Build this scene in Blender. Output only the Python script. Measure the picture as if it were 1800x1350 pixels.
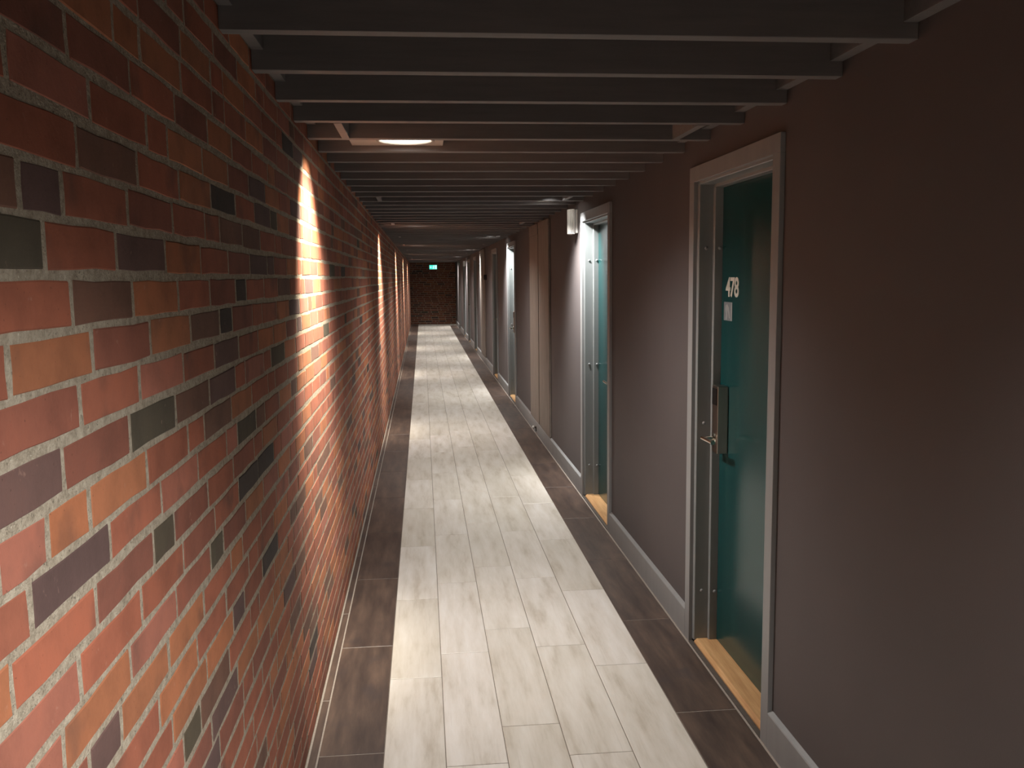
import bpy, bmesh, math, random
from mathutils import Vector, Matrix

for o in list(bpy.data.objects):
    bpy.data.objects.remove(o, do_unlink=True)
scene = bpy.context.scene
COL = scene.collection
rnd = random.Random(478)

# ------------------------------------------------------------------ camera
FPX, YAW, PITCH, ROLL, CAMZ = 1587.1, 0.0971367, 0.1179507, -0.0112925, 1.75
_f = Vector((math.sin(YAW)*math.cos(PITCH), math.cos(YAW)*math.cos(PITCH), -math.sin(PITCH)))
_r0 = Vector((math.cos(YAW), -math.sin(YAW), 0)); _u0 = _r0.cross(_f)
CR = math.cos(ROLL)*_r0 + math.sin(ROLL)*_u0
CU = -math.sin(ROLL)*_r0 + math.cos(ROLL)*_u0
CF = _f
cam_data = bpy.data.cameras.new('camera'); cam = bpy.data.objects.new('camera', cam_data); COL.objects.link(cam)
cam_data.sensor_width = 36.0; cam_data.lens = FPX/1800*36; cam_data.clip_start = 0.02; cam_data.clip_end = 200
M = Matrix((CR, CU, -CF)).transposed().to_4x4(); M.translation = Vector((0, 0, CAMZ))
cam.matrix_world = M
scene.camera = cam

# ------------------------------------------------------------------ world, exposure
world = bpy.data.worlds.new('world'); scene.world = world; world.use_nodes = True
bg = world.node_tree.nodes['Background']; bg.inputs[0].default_value = (0.5, 0.55, 0.7, 1); bg.inputs[1].default_value = 0.0
vs = scene.view_settings
vs.view_transform = 'Standard'; vs.look = 'None'; vs.gamma = 1.0; vs.use_curve_mapping = False; vs.exposure = 0.0

LAMP_COL = (1.0, 0.95, 0.89)
WASH_WARM, WASH_COOL = (1.0, 0.88, 0.69), (1.0, 0.97, 0.93)   # spot heads on the brick side, on the plaster side
DOWN_W, WASH_W = 196.0, 370.0          # watts of the two beams of each ceiling lamp
DISC_E = 7.0

# ------------------------------------------------------------------ main dimensions (metres)
LX, RX = -0.46, 1.253                 # brick face, plaster face
FX = 1.235                            # front of casings and skirting
Y0, Y1 = -4.6, 34.5                   # corridor ends
BZ = 2.329                            # underside of the ceiling slats
CZ = 2.52                             # underside of the dark board above them

# ------------------------------------------------------------------ materials
def srgb(r, g, b):
    def c(v):
        v /= 255.0
        return v/12.92 if v <= 0.04045 else ((v+0.055)/1.055)**2.4
    return (c(r), c(g), c(b), 1)

def new_mat(name, base=(0.5, 0.5, 0.5, 1), rough=0.6, metal=0.0):
    m = bpy.data.materials.new(name); m.use_nodes = True
    b = m.node_tree.nodes['Principled BSDF']
    b.inputs['Base Color'].default_value = base; b.inputs['Roughness'].default_value = rough; b.inputs['Metallic'].default_value = metal
    return m, m.node_tree, b

def N(nt, t, **kw):
    n = nt.nodes.new(t)
    for k, v in kw.items():
        if k in n.inputs: n.inputs[k].default_value = v
        else: setattr(n, k, v)
    return n

def mixc(nt, fac, a, b, blend='MIX'):
    n = nt.nodes.new('ShaderNodeMix'); n.data_type = 'RGBA'; n.blend_type = blend
    for sock, v in ((n.inputs[0], fac), (n.inputs[6], a), (n.inputs[7], b)):
        if hasattr(v, 'is_linked') or hasattr(v, 'links'): nt.links.new(v, sock)
        else: sock.default_value = v
    return n.outputs[2]

def ramp(nt, src, stops):
    r = nt.nodes.new('ShaderNodeValToRGB'); e = r.color_ramp.elements
    while len(e) < len(stops): e.new(0.5)
    for el, (p, c) in zip(e, stops): el.position = p; el.color = c
    nt.links.new(src, r.inputs[0]); return r.outputs[0]

def bump(nt, bsdf, height, strength, dist):
    b = N(nt, 'ShaderNodeBump', Strength=strength, Distance=dist)
    nt.links.new(height, b.inputs['Height']); nt.links.new(b.outputs[0], bsdf.inputs['Normal'])

def pos(nt, scale=(1, 1, 1)):
    g = nt.nodes.new('ShaderNodeNewGeometry'); v = nt.nodes.new('ShaderNodeVectorMath'); v.operation = 'MULTIPLY'
    v.inputs[1].default_value = scale; nt.links.new(g.outputs['Position'], v.inputs[0]); return v.outputs[0]

def pos_shift(nt, scale, amount=37.0):
    """position shifted by a random amount per piece (attribute 'tint', red channel)"""
    a = nt.nodes.new('ShaderNodeAttribute'); a.attribute_name = 'tint'
    v = nt.nodes.new('ShaderNodeVectorMath'); v.operation = 'SCALE'; v.inputs[3].default_value = amount
    nt.links.new(a.outputs['Color'], v.inputs[0])
    w = nt.nodes.new('ShaderNodeVectorMath'); w.operation = 'ADD'
    nt.links.new(pos(nt, scale), w.inputs[0]); nt.links.new(v.outputs[0], w.inputs[1])
    return w.outputs[0], a

def noise(nt, vec, scale, detail=4, rough=0.6):
    n = N(nt, 'ShaderNodeTexNoise', Scale=scale, Detail=detail, Roughness=rough); nt.links.new(vec, n.inputs['Vector']); return n.outputs[0]

G = lambda v: (v, v, v, 1)
MAT = {}

def build_materials():
    # brick
    m, nt, b = new_mat('brick_clay', rough=0.85); MAT['brick'] = m
    a = nt.nodes.new('ShaderNodeAttribute'); a.attribute_name = 'brick_col'
    p = pos(nt)
    n1 = noise(nt, p, 9.0, 5, 0.65)
    c = mixc(nt, 1.0, a.outputs['Color'], ramp(nt, n1, [(0.28, G(0.72)), (0.55, G(1.0)), (0.75, (1.14, 1.08, 1.04, 1))]), 'MULTIPLY')
    sv = nt.nodes.new('ShaderNodeVectorMath'); sv.operation = 'SCALE'; sv.inputs[3].default_value = 90.0; nt.links.new(a.outputs['Color'], sv.inputs[0])
    av = nt.nodes.new('ShaderNodeVectorMath'); av.operation = 'ADD'; nt.links.new(p, av.inputs[0]); nt.links.new(sv.outputs[0], av.inputs[1])
    n2 = noise(nt, av.outputs[0], 6.5, 3, 0.5)
    c = mixc(nt, ramp(nt, n2, [(0.60, G(0)), (0.74, G(0.6))]), c, srgb(86, 66, 58))
    n3 = noise(nt, p, 170.0, 2, 0.5)
    c = mixc(nt, ramp(nt, n3, [(0.70, G(0)), (0.78, G(0.55))]), c, srgb(60, 36, 30))
    n4 = noise(nt, p, 38.0, 3, 0.6)
    c = mixc(nt, ramp(nt, n4, [(0.68, G(0)), (0.76, G(0.30))]), c, srgb(186, 150, 136))
    nt.links.new(c, b.inputs['Base Color'])
    bump(nt, b, noise(nt, p, 120.0, 4, 0.7), 0.35, 0.002)
    # mortar
    m, nt, b = new_mat('mortar_sand', rough=0.95); MAT['mortar'] = m
    p = pos(nt)
    g1 = noise(nt, p, 60.0, 4, 0.7)
    c = ramp(nt, g1, [(0.25, srgb(126, 116, 100)), (0.5, srgb(160, 150, 133)), (0.75, srgb(184, 175, 158))])
    g2 = noise(nt, p, 190.0, 2, 0.6)
    c = mixc(nt, ramp(nt, g2, [(0.63, G(0)), (0.70, G(0.7))]), c, srgb(74, 66, 56))
    c = mixc(nt, ramp(nt, g2, [(0.26, G(0.6)), (0.34, G(0))]), c, srgb(206, 200, 186))
    nt.links.new(c, b.inputs['Base Color']); bump(nt, b, g2, 0.9, 0.004)
    # pale wood-look tile
    m, nt, b = new_mat('pale_wood_tile', rough=0.42); MAT['pale_tile'] = m
    p, a = pos_shift(nt, (9.0, 1.3, 1.0))
    s1 = noise(nt, p, 1.6, 6, 0.62)
    c = ramp(nt, s1, [(0.28, srgb(190, 182, 169)), (0.45, srgb(213, 208, 199)), (0.58, srgb(222, 218, 211)), (0.72, srgb(229, 227, 222))])
    p2, _ = pos_shift(nt, (38.0, 0.8, 1.0), 53.0)
    s2 = noise(nt, p2, 1.7, 5, 0.7)
    c = mixc(nt, ramp(nt, s2, [(0.60, G(0)), (0.78, G(0.42))]), c, srgb(164, 156, 142))
    sep = nt.nodes.new('ShaderNodeSeparateColor'); nt.links.new(a.outputs['Color'], sep.inputs[0])
    c = mixc(nt, 1.0, c, ramp(nt, sep.outputs[1], [(0.0, (0.87, 0.86, 0.83, 1)), (0.5, (0.95, 0.945, 0.93, 1)), (1.0, (1.0, 1.0, 1.01, 1))]), 'MULTIPLY')
    nt.links.new(c, b.inputs['Base Color']); bump(nt, b, s2, 0.10, 0.001)
    # dark wood-look tile
    m, nt, b = new_mat('dark_wood_tile', rough=0.46); MAT['dark_tile'] = m
    p, a = pos_shift(nt, (8.0, 1.2, 1.0))
    s1 = noise(nt, p, 1.9, 6, 0.65)
    c = ramp(nt, s1, [(0.30, srgb(58, 47, 44)), (0.5, srgb(80, 66, 59)), (0.72, srgb(103, 85, 74))])
    n2 = noise(nt, pos(nt), 5.0, 3, 0.5)
    c = mixc(nt, ramp(nt, n2, [(0.58, G(0)), (0.75, G(0.6))]), c, srgb(62, 56, 58))
    nt.links.new(c, b.inputs['Base Color']); bump(nt, b, s1, 0.12, 0.001)
    # grouts
    for key, col in (('grout_dark', srgb(120, 112, 102)), ('grout_light', srgb(158, 149, 140))):
        m, nt, b = new_mat(key, rough=0.9); MAT[key] = m
        c = mixc(nt, 1.0, col, ramp(nt, noise(nt, pos(nt), 90.0), [(0.3, G(0.82)), (0.7, G(1.05))]), 'MULTIPLY')
        nt.links.new(c, b.inputs['Base Color'])
    # plaster
    m, nt, b = new_mat('brown_grey_plaster', rough=0.7); MAT['plaster'] = m
    p = pos(nt); n1 = noise(nt, p, 1.4, 3, 0.5)
    c = ramp(nt, n1, [(0.3, srgb(85, 80, 81)), (0.7, srgb(92, 86, 86))])
    nt.links.new(c, b.inputs['Base Color']); bump(nt, b, noise(nt, p, 260.0, 3, 0.6), 0.22, 0.0015)
    # painted trim
    m, nt, b = new_mat('grey_trim_paint', rough=0.42); MAT['trim'] = m
    c = ramp(nt, noise(nt, pos(nt, (1, 1, 0.15)), 14.0), [(0.3, srgb(139, 142, 144)), (0.7, srgb(147, 150, 151))])
    nt.links.new(c, b.inputs['Base Color']); bump(nt, b, noise(nt, pos(nt, (1, 1, 0.1)), 90.0), 0.05, 0.001)
    m, nt, b = new_mat('grey_jamb_paint', rough=0.36); MAT['jamb'] = m
    c = ramp(nt, noise(nt, pos(nt, (1, 1, 0.15)), 14.0), [(0.3, srgb(134, 140, 141)), (0.7, srgb(142, 147, 148))])
    nt.links.new(c, b.inputs['Base Color'])
    # door leaf
    m, nt, b = new_mat('teal_door_lacquer', rough=0.2); MAT['leaf'] = m
    c = ramp(nt, noise(nt, pos(nt, (1, 1, 0.3)), 5.0), [(0.3, srgb(14, 62, 64)), (0.7, srgb(17, 68, 69))])
    nt.links.new(c, b.inputs['Base Color']); bump(nt, b, noise(nt, pos(nt), 30.0, 2), 0.03, 0.001)
    # slats
    m, nt, b = new_mat('slat_paint', rough=0.65); MAT['slat'] = m
    p = pos(nt, (1.2, 14, 14)); n1 = noise(nt, p, 3.0, 5, 0.65)
    c = ramp(nt, n1, [(0.3, srgb(108, 106, 107)), (0.7, srgb(120, 117, 117))])
    nt.links.new(c, b.inputs['Base Color']); bump(nt, b, n1, 0.3, 0.002)
    m, nt, b = new_mat('dark_ceiling_board', rough=0.9); MAT['ceiling'] = m
    c = ramp(nt, noise(nt, pos(nt), 20.0), [(0.3, srgb(34, 32, 32)), (0.7, srgb(40, 38, 38))]); nt.links.new(c, b.inputs['Base Color'])
    # plate round the lamps
    m, nt, b = new_mat('lamp_plate_paint', rough=0.55); MAT['plate'] = m
    c = ramp(nt, noise(nt, pos(nt), 12.0), [(0.3, srgb(172, 168, 160)), (0.7, srgb(180, 176, 168))]); nt.links.new(c, b.inputs['Base Color'])
    # oak
    m, nt, b = new_mat('oak_threshold', rough=0.45); MAT['oak'] = m
    n1 = noise(nt, pos(nt, (30, 2.0, 10)), 1.6, 6, 0.65)
    c = ramp(nt, n1, [(0.3, srgb(180, 136, 92)), (0.55, srgb(204, 162, 114)), (0.75, srgb(218, 182, 136))])
    nt.links.new(c, b.inputs['Base Color'])
    # service panel
    m, nt, b = new_mat('taupe_panel', rough=0.6); MAT['panel'] = m
    n1 = noise(nt, pos(nt, (2, 5, 0.8)), 5.0, 5, 0.65)
    c = ramp(nt, n1, [(0.3, srgb(114, 106, 99)), (0.55, srgb(130, 121, 113)), (0.75, srgb(140, 131, 123))])
    nt.links.new(c, b.inputs['Base Color']); bump(nt, b, n1, 0.1, 0.001)
    # metals, plastics
    def simple(key, c1, c2, rough, metal, sc=40.0):
        m, nt, b = new_mat(key, rough=rough, metal=metal); MAT[key] = m
        c = ramp(nt, noise(nt, pos(nt, (1, 1, 0.1)), sc), [(0.3, c1), (0.7, c2)]); nt.links.new(c, b.inputs['Base Color'])
    simple('steel', srgb(170, 160, 152), srgb(186, 176, 168), 0.28, 1.0)
    simple('chrome', srgb(222, 218, 205), srgb(232, 228, 216), 0.12, 1.0)
    simple('black_plastic', srgb(14, 14, 15), srgb(20, 20, 21), 0.35, 0.0)
    simple('white_plastic', srgb(214, 212, 208), srgb(222, 220, 216), 0.4, 0.0)
    simple('number_white', srgb(206, 206, 196), srgb(214, 214, 204), 0.6, 0.0)
    simple('sticker_grey', srgb(112, 120, 126), srgb(128, 136, 140), 0.5, 0.0, 60)
    simple('sticker_pale', srgb(150, 157, 160), srgb(164, 170, 173), 0.5, 0.0, 60)
    simple('dark_metal', srgb(84, 78, 74), srgb(96, 90, 85), 0.5, 0.2)
    simple('wood_dark', srgb(70, 66, 64), srgb(80, 76, 73), 0.6, 0.0)
    simple('sign_housing', srgb(190, 192, 190), srgb(200, 202, 200), 0.5, 0.0)
    def emit(key, col, e):
        m, nt, b = new_mat(key, base=col, rough=0.5); MAT[key] = m
        c = ramp(nt, noise(nt, pos(nt), 25.0, 2), [(0.2, tuple(v*0.97 for v in col[:3])+(1,)), (0.8, col)])
        nt.links.new(c, b.inputs['Emission Color']); b.inputs['Emission Strength'].default_value = e
    emit('lamp_glass', (1.0, 0.95, 0.85, 1), DISC_E)
    emit('sign_green', (0.06, 0.80, 0.62, 1), 1.1)
    emit('sign_white', (0.62, 1.0, 0.92, 1), 1.2)
build_materials()

# ------------------------------------------------------------------ mesh helpers
class MB:
    """collects vertices and faces in world coordinates"""
    def __init__(s): s.v = []; s.f = []; s.col = []
    def face(s, pts, col=None):
        i = len(s.v); s.v += [tuple(p) for p in pts]; s.f.append(list(range(i, i+len(pts)))); s.col.append(col)
    def add(s, vs, fs, col=None):
        i = len(s.v); s.v += [tuple(p) for p in vs]
        for f in fs: s.f.append([i+k for k in f]); s.col.append(col)
        return s
    def box(s, lo, hi, bevel=0.0, col=None):
        bm = bmesh.new()
        vs = [bm.verts.new((x, y, z)) for x in (lo[0], hi[0]) for y in (lo[1], hi[1]) for z in (lo[2], hi[2])]
        for q in ((0, 1, 3, 2), (4, 6, 7, 5), (0, 4, 5, 1), (2, 3, 7, 6), (0, 2, 6, 4), (1, 5, 7, 3)): bm.faces.new([vs[k] for k in q])
        if bevel > 0: bmesh.ops.bevel(bm, geom=list(bm.edges), offset=bevel, segments=2, profile=0.6, affect='EDGES')
        bm.verts.index_update()
        s.add([v.co[:] for v in bm.verts], [[v.index for v in f.verts] for f in bm.faces], col); bm.free(); return s
    def prism(s, poly, axis, a, b, bevel=0.0, col=None):
        """poly in the two other axes (in order), extruded from a to b along axis (0,1,2)"""
        def P(u, v, w): return {0: (w, u, v), 1: (u, w, v), 2: (u, v, w)}[axis]
        n = len(poly); bm = bmesh.new()
        A = [bm.verts.new(P(u, v, a)) for u, v in poly]; B = [bm.verts.new(P(u, v, b)) for u, v in poly]
        bm.faces.new(A); bm.faces.new(B[::-1])
        for k in range(n): bm.faces.new((A[k], B[k], B[(k+1) % n], A[(k+1) % n]))
        bmesh.ops.recalc_face_normals(bm, faces=list(bm.faces))
        if bevel > 0:
            bmesh.ops.bevel(bm, geom=list(bm.edges), offset=bevel, segments=2, profile=0.6, affect='EDGES')
        bm.verts.index_update()
        s.add([v.co[:] for v in bm.verts], [[v.index for v in f.verts] for f in bm.faces], col); bm.free(); return s
    def tube(s, p0, p1, r, n=16, r1=None, cap=True):
        p0, p1 = Vector(p0), Vector(p1); d = (p1-p0).normalized(); r1 = r if r1 is None else r1
        a = d.orthogonal().normalized(); b = d.cross(a)
        vs = []
        for p, rr in ((p0, r), (p1, r1)):
            for k in range(n):
                t = 2*math.pi*k/n; vs.append(p+rr*(math.cos(t)*a+math.sin(t)*b))
        fs = [[k, (k+1) % n, n+(k+1) % n, n+k] for k in range(n)]
        if cap: fs += [list(range(n))[::-1], [n+k for k in range(n)]]
        return s.add(vs, fs)
    def lathe(s, c, axis, prof, n=28):
        """prof: list of (radius, offset along axis) from the point c"""
        c = Vector(c); d = Vector(axis).normalized(); a = d.orthogonal().normalized(); b = d.cross(a); vs = []
        for r, h in prof:
            for k in range(n):
                t = 2*math.pi*k/n; vs.append(c+h*d+r*(math.cos(t)*a+math.sin(t)*b))
        fs = [[i*n+k, i*n+(k+1) % n, (i+1)*n+(k+1) % n, (i+1)*n+k] for i in range(len(prof)-1) for k in range(n)]
        return s.add(vs, fs)

WORLD = {}
def origin(o): return WORLD.get(o.name, Vector((0, 0, 0)))

def obj(name, mb, mat, parent=None, smooth=False, attr=None, recalc=True, mats=None, mat_idx=None, base=False):
    lo = Vector((min(v[i] for v in mb.v) for i in range(3))); hi = Vector((max(v[i] for v in mb.v) for i in range(3)))
    c = (lo+hi)/2
    if base: c.z = lo.z
    me = bpy.data.meshes.new(name)
    me.from_pydata([(v[0]-c.x, v[1]-c.y, v[2]-c.z) for v in mb.v], [], mb.f)
    if recalc:
        bm = bmesh.new(); bm.from_mesh(me); bmesh.ops.recalc_face_normals(bm, faces=list(bm.faces)); bm.to_mesh(me); bm.free()
    for k in (mats or [mat]): me.materials.append(MAT[k])
    if mat_idx:
        for p, i in zip(me.polygons, mat_idx): p.material_index = i
    if attr:
        at = me.color_attributes.new(attr, 'FLOAT_COLOR', 'CORNER')
        buf = []
        for p, cl in zip(me.polygons, mb.col): buf += list(cl)*p.loop_total
        at.data.foreach_set('color', buf)
    if smooth: me.polygons.foreach_set('use_smooth', [True]*len(me.polygons))
    me.update()
    o = bpy.data.objects.new(name, me); COL.objects.link(o)
    WORLD[o.name] = c.copy()
    if parent is not None:
        o.parent = parent; o.location = c-origin(parent)
    else: o.location = c
    return o

def empty(name, loc):
    o = bpy.data.objects.new(name, None); COL.objects.link(o); o.location = loc; o.empty_display_size = 0.1
    WORLD[o.name] = Vector(loc); return o

def tag(o, label, cat, group=None, kind=None):
    o['label'] = label; o['category'] = cat
    if group: o['group'] = group
    if kind: o['kind'] = kind
    return o

def project(p):
    d = Vector(p)-Vector((0, 0, CAMZ)); w = d.dot(CF)
    if w < 0.05: return None
    return (900+FPX*d.dot(CR)/w, 675-FPX*d.dot(CU)/w, w)

# ------------------------------------------------------------------ floor
def build_floor():
    b = MB(); idx = []
    b.box((LX-0.12, Y0, -0.10), (-0.181, Y1, -0.0014)); idx += [1]*6
    b.box((-0.181, Y0, -0.10), (0.979, Y1, -0.0014)); idx += [0]*6
    b.box((0.979, Y0, -0.10), (1.40, Y1, -0.0014)); idx += [1]*6
    fl = obj('floor', b, None, mats=['grout_dark', 'grout_light'], mat_idx=idx)
    tag(fl, 'floor of pale wood-look tiles between dark brown tile borders', 'floor', kind='structure')
    P = 0.988; YFAR = 15.5
    def tile_mb(x0, x1, y0, y1, mb=None):
        mb = mb or MB(); t = (rnd.random(), rnd.random(), rnd.random(), 1)
        e = 0.0018
        top = [(x0+e, y0+e, 0), (x1-e, y0+e, 0), (x1-e, y1-e, 0), (x0+e, y1-e, 0)]
        rim = [(x0, y0, -0.0012), (x1, y0, -0.0012), (x1, y1, -0.0012), (x0, y1, -0.0012)]
        bot = [(x, y, -0.008) for x, y, _ in rim]
        vs = top+rim+bot; fs = [[0, 1, 2, 3]]
        for k in range(4):
            l = (k+1) % 4; fs += [[4+k, 4+l, l, k], [8+k, 8+l, 4+l, 4+k]]
        return mb.add(vs, fs, t)
    def run(x0, x1, ph, name, mat, gap, ystart=Y0+0.02, yend=Y1, far=None):
        y = ph-P*math.ceil((ph-ystart)/P)
        while y < yend-0.05:
            a, c = max(y, ystart), min(y+P, yend)
            if c-a > 0.03:
                if c < 0.3 or a > YFAR: tile_mb(x0, x1, a+gap/2, c-gap/2, far)
                else: obj(name, tile_mb(x0, x1, a+gap/2, c-gap/2), mat, fl, attr='tint', recalc=False)
            y += P
    xs = [-0.180, 0.047, 0.272, 0.500, 0.738, 0.978]
    fp, fd = MB(), MB()
    for (a, c, ph) in zip(xs[:-1], xs[1:], (3.823, 4.068, 3.347, 4.095, 3.852)):
        run(a+0.0014, c-0.0014, ph, 'pale_tile', 'pale_tile', 0.003, far=fp)
    run(-0.419, -0.1815, 3.204, 'dark_tile', 'dark_tile', 0.0042, far=fd)
    run(0.9795, 1.2265, 3.378, 'dark_tile', 'dark_tile', 0.0042, yend=33.4, far=fd)
    run(-0.453, -0.4255, 3.651, 'edge_tile', 'dark_tile', 0.0045, far=fd)
    tile_mb(0.9795, 1.2285, 33.41, Y1, fp)
    for n, m, k in (('pale_tile_field', fp, 'pale_tile'), ('dark_tile_field', fd, 'dark_tile')):
        o = obj(n, m, k, fl, attr='tint', recalc=False); o['kind'] = 'stuff'
build_floor()

# ------------------------------------------------------------------ brick walls
PAL = {'r': srgb(156, 92, 70), 'o': srgb(171, 108, 74), 'd': srgb(137, 83, 67), 'b': srgb(116, 83, 69), 'p': srgb(99, 75, 71), 'c': srgb(68, 58, 54), 'g': srgb(84, 75, 60), 'k': srgb(166, 104, 86)}
PITCHZ, ZTOP = 0.0701, 2.039
JOINTS = {   # head joints along the corridor, per course counted down from the bed at 2.039 m
 -2: [1.48], -1: [1.29, 1.55], 0: [1.10, 1.36], 1: [1.30, 1.56, 1.82, 2.08, 2.35, 2.61], 2: [1.11, 1.24, 1.50, 1.76, 2.015, 2.155, 2.42, 2.68],
 3: [1.17, 1.435, 1.70, 1.96, 2.23, 2.51, 2.78], 4: [1.245, 1.50, 1.77, 2.03, 2.305, 2.44, 2.71], 5: [1.05, 1.31, 1.58, 1.85, 2.11, 2.25, 2.51, 2.66],
 6: [1.25, 1.51, 1.78, 2.04, 2.31, 2.58], 7: [1.18, 1.445, 1.71, 1.98, 2.25, 2.38, 2.65], 8: [1.12, 1.26, 1.52, 1.785, 1.92, 2.19, 2.45, 2.71],
 9: [1.06, 1.33, 1.59, 1.85, 2.12, 2.245, 2.50], 10: [1.0, 1.26, 1.53, 1.66, 1.92, 2.18, 2.45], 11: [1.19, 1.45, 1.71, 1.97, 2.23, 2.49],
 12: [1.12, 1.385, 1.645, 1.915, 2.04, 2.30, 2.56], 13: [1.20, 1.325, 1.58, 1.84, 2.11], 14: [1.51, 1.77, 2.04, 2.31], 15: [1.58, 1.835, 2.10, 2.235],
 16: [1.64, 1.77, 2.04, 2.30], 17: [1.85, 2.12], 18: [1.91]}
TONE = {(1, 1.30): 'b', (1, 2.08): 'c', (2, 1.11): 'p', (3, 1.435): 'p', (3, 2.23): 'd', (3, 2.51): 'p', (3, 2.78): 'p', (4, 1.245): 'b', (4, 2.305): 'c', (4, 1.50): 'o', (5, 1.85): 'b', (5, 2.11): 'c', (5, 1.58): 'o',
 (6, 2.04): 'p', (6, 1.25): 'r', (7, 'first'): 'p', (7, 1.445): 'g', (7, 1.71): 'b', (7, 1.98): 'p', (8, 1.12): 'o', (8, 1.26): 'o', (9, 1.06): 'p', (9, 2.245): 'g', (10, 1.53): 'g', (10, 1.26): 'd',
 (11, 1.19): 'r', (12, 1.12): 'o', (12, 1.915): 'g', (13, 1.20): 'p', (13, 1.325): 'o', (14, 1.51): 'o', (15, 2.10): 'p', (16, 1.64): 'g', (11, 'first'): 'k', (12, 'first'): 'k'}

def course_joints(k):
    r = random.Random(1000+k*17)
    known = list(JOINTS.get(k, []))
    if not known: known = [1.0+r.random()*0.26]
    y = known[-1]; since = 2
    while y < Y1+0.3:
        if r.random() < (0.04 if since < 2 else 0.26): y += 0.132+r.uniform(-.006, .006); since = 0
        else: y += 0.263+r.uniform(-.006, .006); since += 1
        known.append(y)
    y = known[0]
    while y > -1.6:
        y -= 0.263 if r.random() > 0.2 else 0.132; known.insert(0, y)
    return known

def brick_geo(mb, face, y0, y1, z0, z1, r, fine, col, axis=0):
    """brick bed: face position along `axis`; bricks stand proud of the mortar"""
    pr = r.uniform(-0.0002, 0.0010); back = -0.03
    j = 0.0020 if fine else 0.0008
    if fine:
        L = y1-y0; nl = 4 if L > 0.18 else 3
        pts = [(y0+L*i/(nl-1), z0) for i in range(nl)]+[(y1, (z0+z1)/2)]+[(y1-L*i/(nl-1), z1) for i in range(nl)]+[(y0, (z0+z1)/2)]
    else: pts = [(y0, z0), (y1, z0), (y1, z1), (y0, z1)]
    pts = [(a+r.uniform(-j, j), b+r.uniform(-j, j)) for a, b in pts]
    cy, cz = (y0+y1)/2, (z0+z1)/2; bv = 0.0022
    ins = []
    for a, b in pts:
        da = 0 if abs(a-cy) < 0.02 else math.copysign(bv, cy-a); db = 0 if abs(b-cz) < 0.012 else math.copysign(bv, cz-b)
        if abs(abs(a-cy)-(y1-y0)/2) > 0.006: da = 0
        ins.append((a+da, b+db))
    n = len(pts)
    def P(h, a, b): return (face+h, a, b) if axis == 0 else (a, face-h, b)
    vs = [P(pr, a, b) for a, b in ins]+[P(pr-0.0018, a, b) for a, b in pts]+[P(back, a, b) for a, b in pts]
    fs = [list(range(n))]
    for k in range(n):
        l = (k+1) % n; fs += [[n+k, n+l, l, k], [2*n+k, 2*n+l, n+l, n+k]]
    mb.add(vs, fs, col)

def tone(r, k=None, key=None):
    t = TONE.get((k, key)) if k is not None else None
    if t is None:
        x = r.random()
        t = 'r' if x < .44 else 'o' if x < .66 else 'd' if x < .82 else 'k' if x < .89 else 'b' if x < .95 else 'p' if x < .975 else 'g' if x < .991 else 'c'
    c = PAL[t]; s = r.uniform(0.88, 1.1); h = r.uniform(-.04, .04)
    return (c[0]*s*(1+h), c[1]*s, c[2]*s*(1-h), 1)

def build_brick_left():
    b = MB(); b.box((LX-0.12, Y0, -0.02), (LX-0.0009, Y1+0.1, CZ))
    w = tag(obj('wall_left', b, 'mortar'), 'long red brick wall with sandy mortar joints lit by ceiling lamps', 'wall', kind='structure')
    items = []
    for k in range(-7, 29):
        js = course_joints(k); r = random.Random(5000+k)
        zt, zb = ZTOP-PITCHZ*k, ZTOP-PITCHZ*(k+1)
        first = JOINTS.get(k, [None])[0]
        for a, c in zip(js[:-1], js[1:]):
            if a > Y1: break
            c = min(c, Y1+0.02)
            hj = r.uniform(0.0052, 0.0092); bj = r.uniform(0.0052, 0.0072)
            wob = 0.0022*math.sin(a*2.3+k*1.9)
            y0, y1, z0, z1 = a+hj, c-hj, zb+bj+wob, zt-bj+wob
            if z0 < 0.002: z0 = 0.002
            key = 'first' if first is not None and abs(c-first) < 1e-6 else min(JOINTS.get(k, [99]), key=lambda q: abs(q-a))
            if key != 'first' and abs(key-a) > 1e-6: key = None
            col = tone(r, k, key)
            # size in the picture
            q = [project((LX, y, z)) for y, z in ((y0, z0), (y1, z0), (y1, z1), (y0, z1))]
            area = 0
            if all(q) and c > 0.8:
                cl = [(min(max(p[0], 0), 1800), min(max(p[1], 0), 1350)) for p in q]
                area = abs(sum(cl[i][0]*cl[(i+1) % 4][1]-cl[(i+1) % 4][0]*cl[i][1] for i in range(4)))/2
                if z0 > BZ+0.02: area = 0
            items.append((area, y0, y1, z0, z1, col))
    items.sort(key=lambda t: -t[0])
    r = random.Random(99); rest = MB()
    for i, (area, y0, y1, z0, z1, col) in enumerate(items):
        if i < 300 and area > 0:
            m = MB(); brick_geo(m, LX, y0, y1, z0, z1, r, True, col); obj('brick', m, 'brick', w, attr='brick_col', recalc=False)
        else: brick_geo(rest, LX, y0, y1, z0, z1, r, y1 < 7, col)
    o = obj('brick_field', rest, 'brick', w, attr='brick_col', recalc=False); o['kind'] = 'stuff'
build_brick_left()

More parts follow.
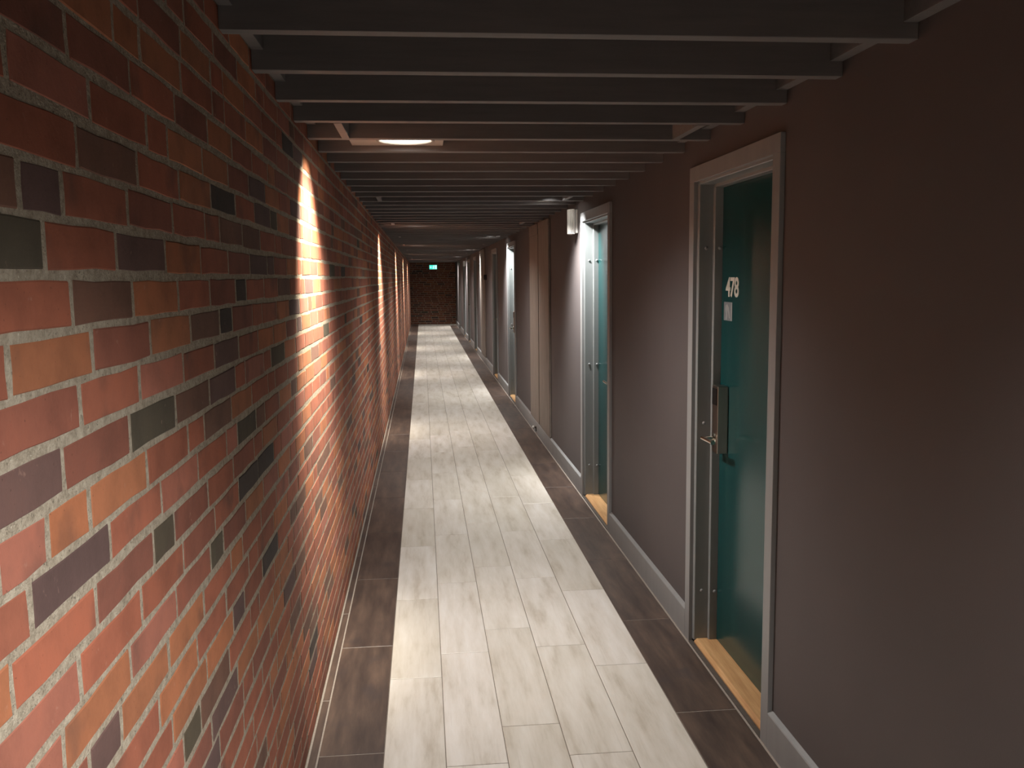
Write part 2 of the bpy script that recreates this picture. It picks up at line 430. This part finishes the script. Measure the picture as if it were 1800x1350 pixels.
def build_end_wall():
    b = MB(); b.box((LX-0.12, Y1+0.004, -0.02), (1.40, Y1+0.15, CZ))
    w = tag(obj('wall_end', b, 'mortar'), 'dark red brick wall closing the far end of the corridor', 'wall', kind='structure')
    rest = MB(); r = random.Random(31)
    for k in range(-7, 29):
        x = LX-0.12-r.random()*0.2; zt, zb = ZTOP-PITCHZ*k, ZTOP-PITCHZ*(k+1)
        while x < RX+0.05:
            L = 0.263 if r.random() > .25 else 0.132
            a, c = max(x+0.006, LX+0.001), min(x+L-0.006, RX-0.001)
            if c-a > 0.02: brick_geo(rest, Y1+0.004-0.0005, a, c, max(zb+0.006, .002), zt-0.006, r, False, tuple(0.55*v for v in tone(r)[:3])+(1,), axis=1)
            x += L
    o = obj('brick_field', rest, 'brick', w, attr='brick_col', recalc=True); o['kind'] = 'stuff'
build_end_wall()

# ------------------------------------------------------------------ right wall with door openings
DOORS = [(3.07, 4.135), (5.935, 7.05), (12.15, 13.27), (15.1, 16.2), (20.98, 22.08), (23.9, 25.0), (26.5, 27.6), (30.0, 31.1)]
CAS, CTOP = 0.068, 2.235             # casing width, outer height
def build_right_wall():
    b = MB(); y = Y0
    for a, c in DOORS:
        b.box((RX, y, -0.02), (1.42, a+0.03, CZ)); b.box((RX, a+0.03, CTOP-0.03), (1.42, c-0.03, CZ)); y = c-0.03
    b.box((RX, y, -0.02), (1.42, Y1+0.1, CZ))
    tag(obj('wall_right', b, 'plaster'), 'brown-grey painted plaster wall with a row of doors', 'wall', kind='structure')
    b = MB(); b.box((LX-0.12, Y0-0.12, -0.02), (1.42, Y0, CZ))  # added unseen closure behind the camera, keeps bounced light in the corridor
    tag(obj('added_wall_behind', b, 'plaster'), 'added unseen brown-grey plaster wall behind the viewer, keeping bounced light in the corridor', 'wall', kind='structure')
build_right_wall()

def build_baseboard():
    root = tag(empty('baseboard_right', (RX, 12, 0)), 'grey painted skirting board along the plaster wall between doors', 'skirting', kind='structure')
    y = Y0
    for a, c in DOORS+[(Y1, Y1)]:
        if a-y > 0.02:
            m = MB(); m.prism([(FX, 0.0), (RX, 0.0), (RX, 0.147), (RX-0.002, 0.147), (FX+0.003, 0.138), (FX, 0.134)], 1, y, a)
            obj('skirting_board', m, 'trim', root)
        y = c
build_baseboard()

# ------------------------------------------------------------------ doors
def digits_mesh(text, size):
    cu = bpy.data.curves.new('digits', 'FONT'); cu.body = text; cu.size = size; cu.extrude = 0.0008; cu.offset = size*0.022
    cu.align_x = 'CENTER'; cu.align_y = 'CENTER'; cu.space_character = 0.92
    t = bpy.data.objects.new('digits', cu); COL.objects.link(t)
    dg = bpy.context.evaluated_depsgraph_get(); me = bpy.data.meshes.new_from_object(t.evaluated_get(dg))
    mb = MB(); mb.v = [v.co[:] for v in me.vertices]; mb.f = [list(p.vertices) for p in me.polygons]; mb.col = [None]*len(mb.f)
    bpy.data.objects.remove(t); bpy.data.curves.remove(cu); bpy.data.meshes.remove(me); return mb

LEAF = 1.357
def build_door(i, y0, y1, label, lock_far=True, lever=True, number=None, detail=True):
    d = tag(empty('door_%d' % (i+1), (RX, (y0+y1)/2, 0)), label, 'door', kind='structure')
    iy0, iy1, it = y0+CAS, y1-CAS, CTOP-CAS
    # casing: two legs and a head
    for a, c in ((y0, iy0), (iy1, y1)): obj('casing_leg', MB().box((FX, a, 0.0), (RX+0.002, c, it), 0.0025), 'trim', d)
    obj('casing_head', MB().box((FX, y0, it), (RX+0.002, y1, CTOP), 0.0025), 'trim', d)
    # jambs with a bead at the wall edge and a rebate for the leaf
    def jamb_profile(s, yy):      # s=+1: material towards +y ; profile in (x, y)
        return [(RX, yy-s*0.022), (RX+0.003, yy-s*0.025), (1.319, yy-s*0.025), (1.319, yy-s*0.044), (1.322, yy-s*0.047), (LEAF+0.045, yy-s*0.047), (LEAF+0.045, yy+s*0.034), (RX, yy+s*0.034)]
    jf = obj('jamb', MB().prism(jamb_profile(1, iy1), 2, 0.018, it+0.02), 'jamb', d)
    jn = obj('jamb', MB().prism([(x, y) for x, y in jamb_profile(-1, iy0)], 2, 0.018, it+0.02), 'jamb', d)
    hp = [(RX, it-0.010), (RX+0.003, it-0.013), (1.319, it-0.013), (1.319, it-0.024), (1.322, it-0.027), (LEAF+0.045, it-0.027), (LEAF+0.045, it+0.034), (RX, it+0.034)]
    obj('head_jamb', MB().prism([(x, z) for x, z in hp], 1, iy0-0.0, iy1+0.0), 'jamb', d)
    if detail:
        for jmb, yy, s in ((jf, iy1, -1), (jn, iy0, 1)):
            for zz in (0.26, 1.065, 1.87):
                for xx in (1.289, 1.345):
                    b = yy+s*(0.025 if xx < 1.32 else 0.047)
                    obj('screw_cap', MB().lathe((xx, b, zz), (0, s, 0), [(0.0085, 0), (0.0085, 0.002), (0.006, 0.0048), (0.0001, 0.0056)], 14), 'trim', jmb, smooth=True)
    # leaf
    leaf = obj('leaf', MB().box((LEAF, iy0+0.0475, 0.026), (LEAF+0.04, iy1-0.0475, it-0.0275), 0.0015), 'leaf', d)
    # threshold
    obj('threshold', MB().prism([(RX+0.002, -0.002), (LEAF+0.045, -0.002), (LEAF+0.045, 0.024), (RX+0.016, 0.024), (RX+0.002, 0.012)], 1, iy0+0.0255, iy1-0.0255), 'oak', d)
    obj('floor_strip', MB().box((FX+0.0005, iy0+0.001, -0.003), (RX+0.002, iy1-0.001, 0.006), 0.001), 'dark_metal', d)
    # lock and lever
    s = 1 if lock_far else -1
    ye = iy1 if lock_far else iy0
    yc = ye-s*0.125
    lock = obj('lock', MB().box((1.306, yc-0.038, 0.945), (LEAF, yc+0.038, 1.252), 0.004), 'steel', d)
    obj('card_reader', MB().box((1.303, yc-0.030, 1.165), (1.3075, yc+0.030, 1.240), 0.0015), 'black_plastic', lock)
    lv = MB(); lv.tube((1.3065, yc, 1.012), (1.256, yc, 1.012), 0.0085)
    lv.tube((1.256, yc+s*0.012, 1.012), (1.262, yc-s*0.115, 1.012), 0.0105); lv.lathe((1.3065, yc, 1.012), (-1, 0, 0), [(0.0001, 0.006), (0.021, 0.006), (0.024, 0.002), (0.024, 0)], 20)
    obj('lever', lv, 'chrome', lock, smooth=False)
    if number:
        t = digits_mesh(number, 0.118)
        yc2, zc2 = 3.878, 1.690
        t.v = [(LEAF-0.0008-v[2], yc2-v[0], zc2+v[1]) for v in t.v]
        o = obj('door_number', t, 'number_white', leaf); o['label'] = 'white room number 478'
        st = obj('sticker', MB().box((LEAF-0.0012, 3.874, 1.545), (LEAF, 3.984, 1.628), 0.0), 'sticker_grey', leaf); st['label'] = 'small grey sticker below the room number'
        # pale shape printed on the sticker and its bright edge
        pts = [(0.022, 0.004), (0.03, 0.03), (0.018, 0.05), (0.026, 0.068), (0.046, 0.074), (0.066, 0.060), (0.078, 0.036), (0.084, 0.010), (0.07, 0.012), (0.06, 0.034), (0.048, 0.046), (0.05, 0.020), (0.044, 0.004)]
        obj('printed_shape', MB().prism([(3.984-a, 1.545+b) for a, b in pts], 0, LEAF-0.0018, LEAF-0.001), 'sticker_pale', st)
        obj('printed_edge', MB().box((LEAF-0.0018, 3.875, 1.546), (LEAF-0.001, 3.888, 1.627)), 'sticker_pale', st)
    return d

LAB = ['teal door in grey frame with white number 478', 'teal door in brightly lit grey frame beside the white wall lamp',
 'third door from the viewer, beyond the tall taupe panels, frame lit white', 'fourth door from the viewer, in shade before the single taupe panel', 'fifth door from the viewer, just beyond the single taupe panel',
 'sixth door from the viewer, third from the far brick wall', 'seventh door from the viewer, second from the far brick wall', 'farthest door in the plaster wall, next to the far brick wall']
for i, (a, c) in enumerate(DOORS):
    build_door(i, a, c, LAB[i], lock_far=(i != 1), number='478' if i == 0 else None, detail=i < 4)

# ------------------------------------------------------------------ ceiling of slats
SL = [2.24+0.412*k for k in range(-16, 4)]+[3.888+0.387*k for k in range(0, 79)]
SL = [y for y in SL if Y0 < y < Y1-0.06]
MODULE, LAMP0 = 8*0.387, 4.103
def build_ceiling():
    b = MB(); b.box((LX-0.12, Y0-0.12, CZ), (1.42, Y1+0.15, CZ+0.05))
    ce = tag(obj('ceiling', b, 'ceiling'), 'dark ceiling of grey painted timber slats across the corridor', 'ceiling', kind='structure')
    r = random.Random(7)
    protos = []
    for y in SL:
        if not protos or len(protos) < 6:
            m = MB(); m.box((LX+0.0015, 0, 0), (RX-0.0005, 0.043, 0.17), 0.002)
            if len(protos) < 6:
                m.v = [(v[0], v[1]+r.uniform(-.001, .001), v[2]+r.uniform(-.0008, .0008)) for v in m.v]
            m.v = [(v[0], v[1]+y, v[2]+BZ) for v in m.v]
            o = obj('ceiling_slat', m, 'slat', ce); protos.append((o, y))
        else:
            p, py = protos[r.randrange(len(protos))]
            o = p.copy(); COL.objects.link(o); o.parent = ce; o.location = p.location+Vector((0, y-py, r.uniform(-.0015, .0015)))
    obj('ledger', MB().box((LX+0.002, Y0, 2.384), (-0.424, Y1-0.01, 2.49), 0.002), 'slat', ce)
    obj('ledger', MB().box((1.212, Y0, 2.372), (RX-0.0005, Y1-0.01, 2.49), 0.002), 'slat', ce)
    # trimmers one bay before each lamp bay
    for n in range(-2, 10):
        yb = LAMP0+n*(MODULE if n >= 0 else 8*0.412)
        prev = [y for y in SL if y < yb-0.3]
        if len(prev) < 1: continue
        ya = prev[-1]+0.043; yc = min(y for y in SL if y > ya)
        for x0 in (-0.318, 1.082): obj('trimmer', MB().box((x0, ya+0.0005, BZ-0.001), (x0+0.031, yc-0.0005, BZ+0.10), 0.0015), 'slat', ce)
    return ce
build_ceiling()

# ------------------------------------------------------------------ ceiling lamps
def build_lamp(n, label):
    y = LAMP0+n*(MODULE if n >= 0 else 8*0.412); left = n % 2 == 0
    x = -0.060 if left else 0.985
    prev = max(q for q in SL if q < y)+0.043; nxt = min(q for q in SL if q > y)
    y = (prev+nxt)/2
    z = BZ+0.026
    root = tag(empty('ceiling_lamp', (x, y, z)), label, 'ceiling lamp', 'round ceiling lamps between the slats')
    hx0, hx1 = (-0.245, 0.168) if left else (-0.20, 0.20)
    R, n_ = 0.118, 40
    # plate with a round hole
    pl = MB(); cx, cy = x, y; x0, x1, y0, y1 = x+hx0, x+hx1, prev+0.0008, nxt-0.0008
    rim = []; outer = []
    for k in range(n_):
        t = 2*math.pi*k/n_; dx, dy = math.cos(t), math.sin(t)
        rim.append((cx+R*dx, cy+R*dy))
        s = min((x1-cx)/dx if dx > 1e-9 else 1e9, (x0-cx)/dx if dx < -1e-9 else 1e9, (y1-cy)/dy if dy > 1e-9 else 1e9, (y0-cy)/dy if dy < -1e-9 else 1e9)
        outer.append((cx+s*dx, cy+s*dy))
    for k in range(n_):
        l = (k+1) % n_
        pl.face([(*rim[k], z), (*rim[l], z), (*outer[l], z), (*outer[k], z)])
        pl.face([(*rim[k], z), (*rim[l], z), (*rim[l], z+0.012), (*rim[k], z+0.012)])
        pl.face([(*rim[k], z+0.012), (*rim[l], z+0.012), (*outer[l], z+0.012), (*outer[k], z+0.012)])
    for a, c in ((0, 0),):   # the four corners cut off by the radial faces
        for sx, sy in ((x0, y0), (x1, y0), (x1, y1), (x0, y1)):
            best = sorted(range(n_), key=lambda k: (outer[k][0]-sx)**2+(outer[k][1]-sy)**2)[:2]
            p, q = outer[best[0]], outer[best[1]]
            if abs(p[0]-q[0]) > 1e-6 and abs(p[1]-q[1]) > 1e-6:
                for zz in (z, z+0.012): pl.face([(*p, zz), (sx, sy, zz), (*q, zz)])
    obj('mounting_plate', pl, 'plate', root)
    obj('trim_ring', MB().lathe((x, y, z), (0, 0, -1), [(R+0.002, 0), (R+0.010, 0.0005), (R+0.009, 0.004), (R-0.001, 0.006), (R-0.004, 0.002), (R-0.004, -0.012)], 40), 'plate', root, smooth=True)
    disc = MB(); disc.lathe((x, y, z), (0, 0, -1), [(R-0.004, -0.003), (R-0.012, -0.001), (R*0.6, 0.0015), (0.0001, 0.0025)], 40)
    obj('glass', disc, 'lamp_glass', root, smooth=True)
    hs = MB(); hs.lathe((x, y, z), (0, 0, 1), [(R-0.003, 0.004), (R-0.003, 0.10), (R-0.03, 0.13), (0.0001, 0.13)], 28)
    obj('housing', hs, 'dark_metal', root, smooth=True)
    # small swivelling spot head hidden in the open bay between the trimmers, just before the plate
    slot = prev-0.043-(0.387 if n >= 0 else 0.412)/2+0.0215
    sx = -0.050 if left else 0.870; head = Vector((sx, slot, 2.435))
    target = Vector((LX if left else RX, slot+(0.14 if left else 0.26), 1.70))
    if n == -1: target = Vector((LX, 1.2, 0.3))      # this head is swivelled across to the foot of the brick wall
    aim = (target-head).normalized()
    hd = MB(); hd.lathe(head-aim*0.012, -aim, [(0.030, -0.004), (0.034, 0.0), (0.034, 0.05), (0.020, 0.062), (0.0001, 0.062)], 20)
    sh_ = obj('spot_head', hd, 'black_plastic', root, smooth=True)
    obj('bracket', MB().box((sx-0.010, slot-0.010, 2.475), (sx+0.010, slot+0.010, CZ)), 'dark_metal', root)
    def spot(nm, W, half, blend, loc, direction, rad, color=LAMP_COL):
        L = bpy.data.lights.new(nm, 'SPOT'); L.energy = W; L.spot_size = 2*math.radians(half); L.spot_blend = blend
        L.color = color; L.shadow_soft_size = rad
        o = bpy.data.objects.new(nm, L); COL.objects.link(o); o.parent = root
        o.location = Vector(loc)-Vector((root.location)); o.rotation_euler = Vector(direction).to_track_quat('-Z', 'Y').to_euler()
    away = math.tan(math.radians(13))*(1 if left else -1)
    spot('down_beam', DOWN_W, 64, 1.0, (x, y, z-0.016), (away, 0, -1), 0.05)
    spot('wall_beam', 165.0 if n == -1 else WASH_W if left else WASH_W*0.72, 34 if left else 33, 1.0, head, aim, 0.03, WASH_WARM if left else WASH_COOL)
LAMPL = {-2: 'ceiling lamp well behind the viewer beside the brick wall', -1: 'ceiling lamp over the viewer beside the plaster wall', 0: 'nearest round lit ceiling lamp in pale plate beside the brick wall',
 1: 'ceiling lamp above door beside the white wall lamp', 2: 'second lit ceiling lamp along the brick wall', 3: 'ceiling lamp near the third door', 4: 'third ceiling lamp along the brick wall',
 5: 'ceiling lamp above the single taupe panel', 6: 'fourth ceiling lamp along the brick wall', 7: 'ceiling lamp near the sixth door', 8: 'fifth ceiling lamp along the brick wall, last before far wall', 9: 'ceiling lamp beside the farthest door'}
for n in range(-2, 10): build_lamp(n, LAMPL[n])

# ------------------------------------------------------------------ fittings on the right wall
def build_panels():
    # pair of tall panels
    for (a, c, lab) in ((8.83, 9.60, 'nearer of the pair of tall taupe wood panels on plaster wall'), (9.645, 10.40, 'farther of the pair of tall taupe wood panels on plaster wall'), (18.05, 19.45, 'single tall taupe panel lit by ceiling lamp far down plaster wall')):
        p = empty('wall_panel', (RX, (a+c)/2, 0.152))
        tag(p, lab, 'panel', 'tall taupe panels')
        obj('board', MB().box((RX-0.022, a, 0.152), (RX-0.0005, c, 2.20 if 9.62 < a < 10 else 2.31), 0.003), 'panel', p)
        obj('top_rail', MB().box((RX-0.026, a+0.01, 2.20 if 9.62 < a < 10 else 2.25), (RX-0.0215, c-0.01, 2.312), 0.0015), 'panel', p)
build_panels()

def build_wall_lamp(yc, z0, z1, lab):
    w = tag(empty('wall_lamp', (RX, yc, z0)), lab, 'wall lamp', 'white wall lamps')
    obj('back_plate', MB().box((1.232, yc-0.075, z0+0.008), (RX, yc+0.075, z1-0.004), 0.006), 'white_plastic', w)
    prof = []
    for k in range(15):
        t = math.pi*k/14; prof.append((1.2295-0.054*math.sin(t), yc-0.066*math.cos(t)))
    m = MB().prism([(x, y) for x, y in prof], 2, z0, z1, 0.009)
    obj('cover', m, 'white_plastic', w, smooth=True)
    obj('gap_seal', MB().box((1.229, yc-0.066, z0+0.012), (1.2335, yc+0.066, z1-0.008)), 'black_plastic', w)
build_wall_lamp(7.315, 2.086, 2.285, 'white rounded wall lamp beside top of second door frame')
build_wall_lamp(26.2, 2.07, 2.22, 'small white wall lamp far down the plaster wall')

def build_small():
    t = tag(empty('call_point', (RX, 17.75, 1.70)), 'small black box on plaster wall beside the single taupe panel', 'box')
    obj('body', MB().box((1.195, 17.69, 1.70), (RX, 17.80, 1.80), 0.006), 'black_plastic', t)
    obj('front_cover', MB().box((1.190, 17.70, 1.71), (1.1955, 17.79, 1.79), 0.002), 'dark_metal', t)
    t = tag(empty('door_stop', (FX, 9.92, 0.04)), 'small white door stop on skirting below the tall panels', 'door stop')
    obj('stem', MB().tube((FX, 9.92, 0.075), (1.208, 9.92, 0.075), 0.010), 'dark_metal', t)
    obj('cap', MB().lathe((1.210, 9.92, 0.075), (-1, 0, 0), [(0.012, -0.004), (0.019, 0), (0.021, 0.010), (0.016, 0.018), (0.0001, 0.020)], 18), 'white_plastic', t, smooth=True)
    obj('foot', MB().box((1.226, 9.905, 0.03), (FX, 9.935, 0.085), 0.002), 'dark_metal', t)
    # exit sign hanging before the end wall
    y = 34.05; s = tag(empty('exit_sign', (0.416, y, 2.07)), 'glowing green exit sign with running figure before far brick wall', 'exit sign')
    obj('housing', MB().box((0.268, y, 2.062), (0.562, y+0.05, 2.232), 0.004), 'sign_housing', s)
    f = obj('green_face', MB().box((0.276, y-0.003, 2.070), (0.554, y+0.001, 2.224), 0.0), 'sign_green', s)
    def sh(name, pts): obj(name, MB().prism(pts, 1, y-0.0055, y-0.002), 'sign_white', f)
    sh('door_symbol', [(0.484, 2.082), (0.546, 2.082), (0.546, 2.214), (0.484, 2.214)])
    sh('arrow_symbol', [(0.284, 2.147), (0.322, 2.188), (0.322, 2.160), (0.366, 2.160), (0.366, 2.134), (0.322, 2.134), (0.322, 2.106)])
    sh('figure_symbol', [(0.392, 2.090), (0.410, 2.086), (0.424, 2.118), (0.436, 2.104), (0.438, 2.080), (0.456, 2.080), (0.452, 2.116), (0.438, 2.136), (0.446, 2.160), (0.460, 2.150), (0.470, 2.162), (0.446, 2.184), (0.416, 2.180), (0.392, 2.158), (0.402, 2.148), (0.418, 2.160), (0.412, 2.132)])
    sh('head_symbol', [(0.440+0.015*math.cos(t*math.pi/6), 2.203+0.015*math.sin(t*math.pi/6)) for t in range(12)])
    obj('hanger', MB().tube((0.34, y+0.025, 2.231), (0.34, y+0.025, BZ), 0.006, 10), 'dark_metal', s)
    obj('hanger', MB().tube((0.49, y+0.025, 2.231), (0.49, y+0.025, BZ), 0.006, 10), 'dark_metal', s)
build_small()
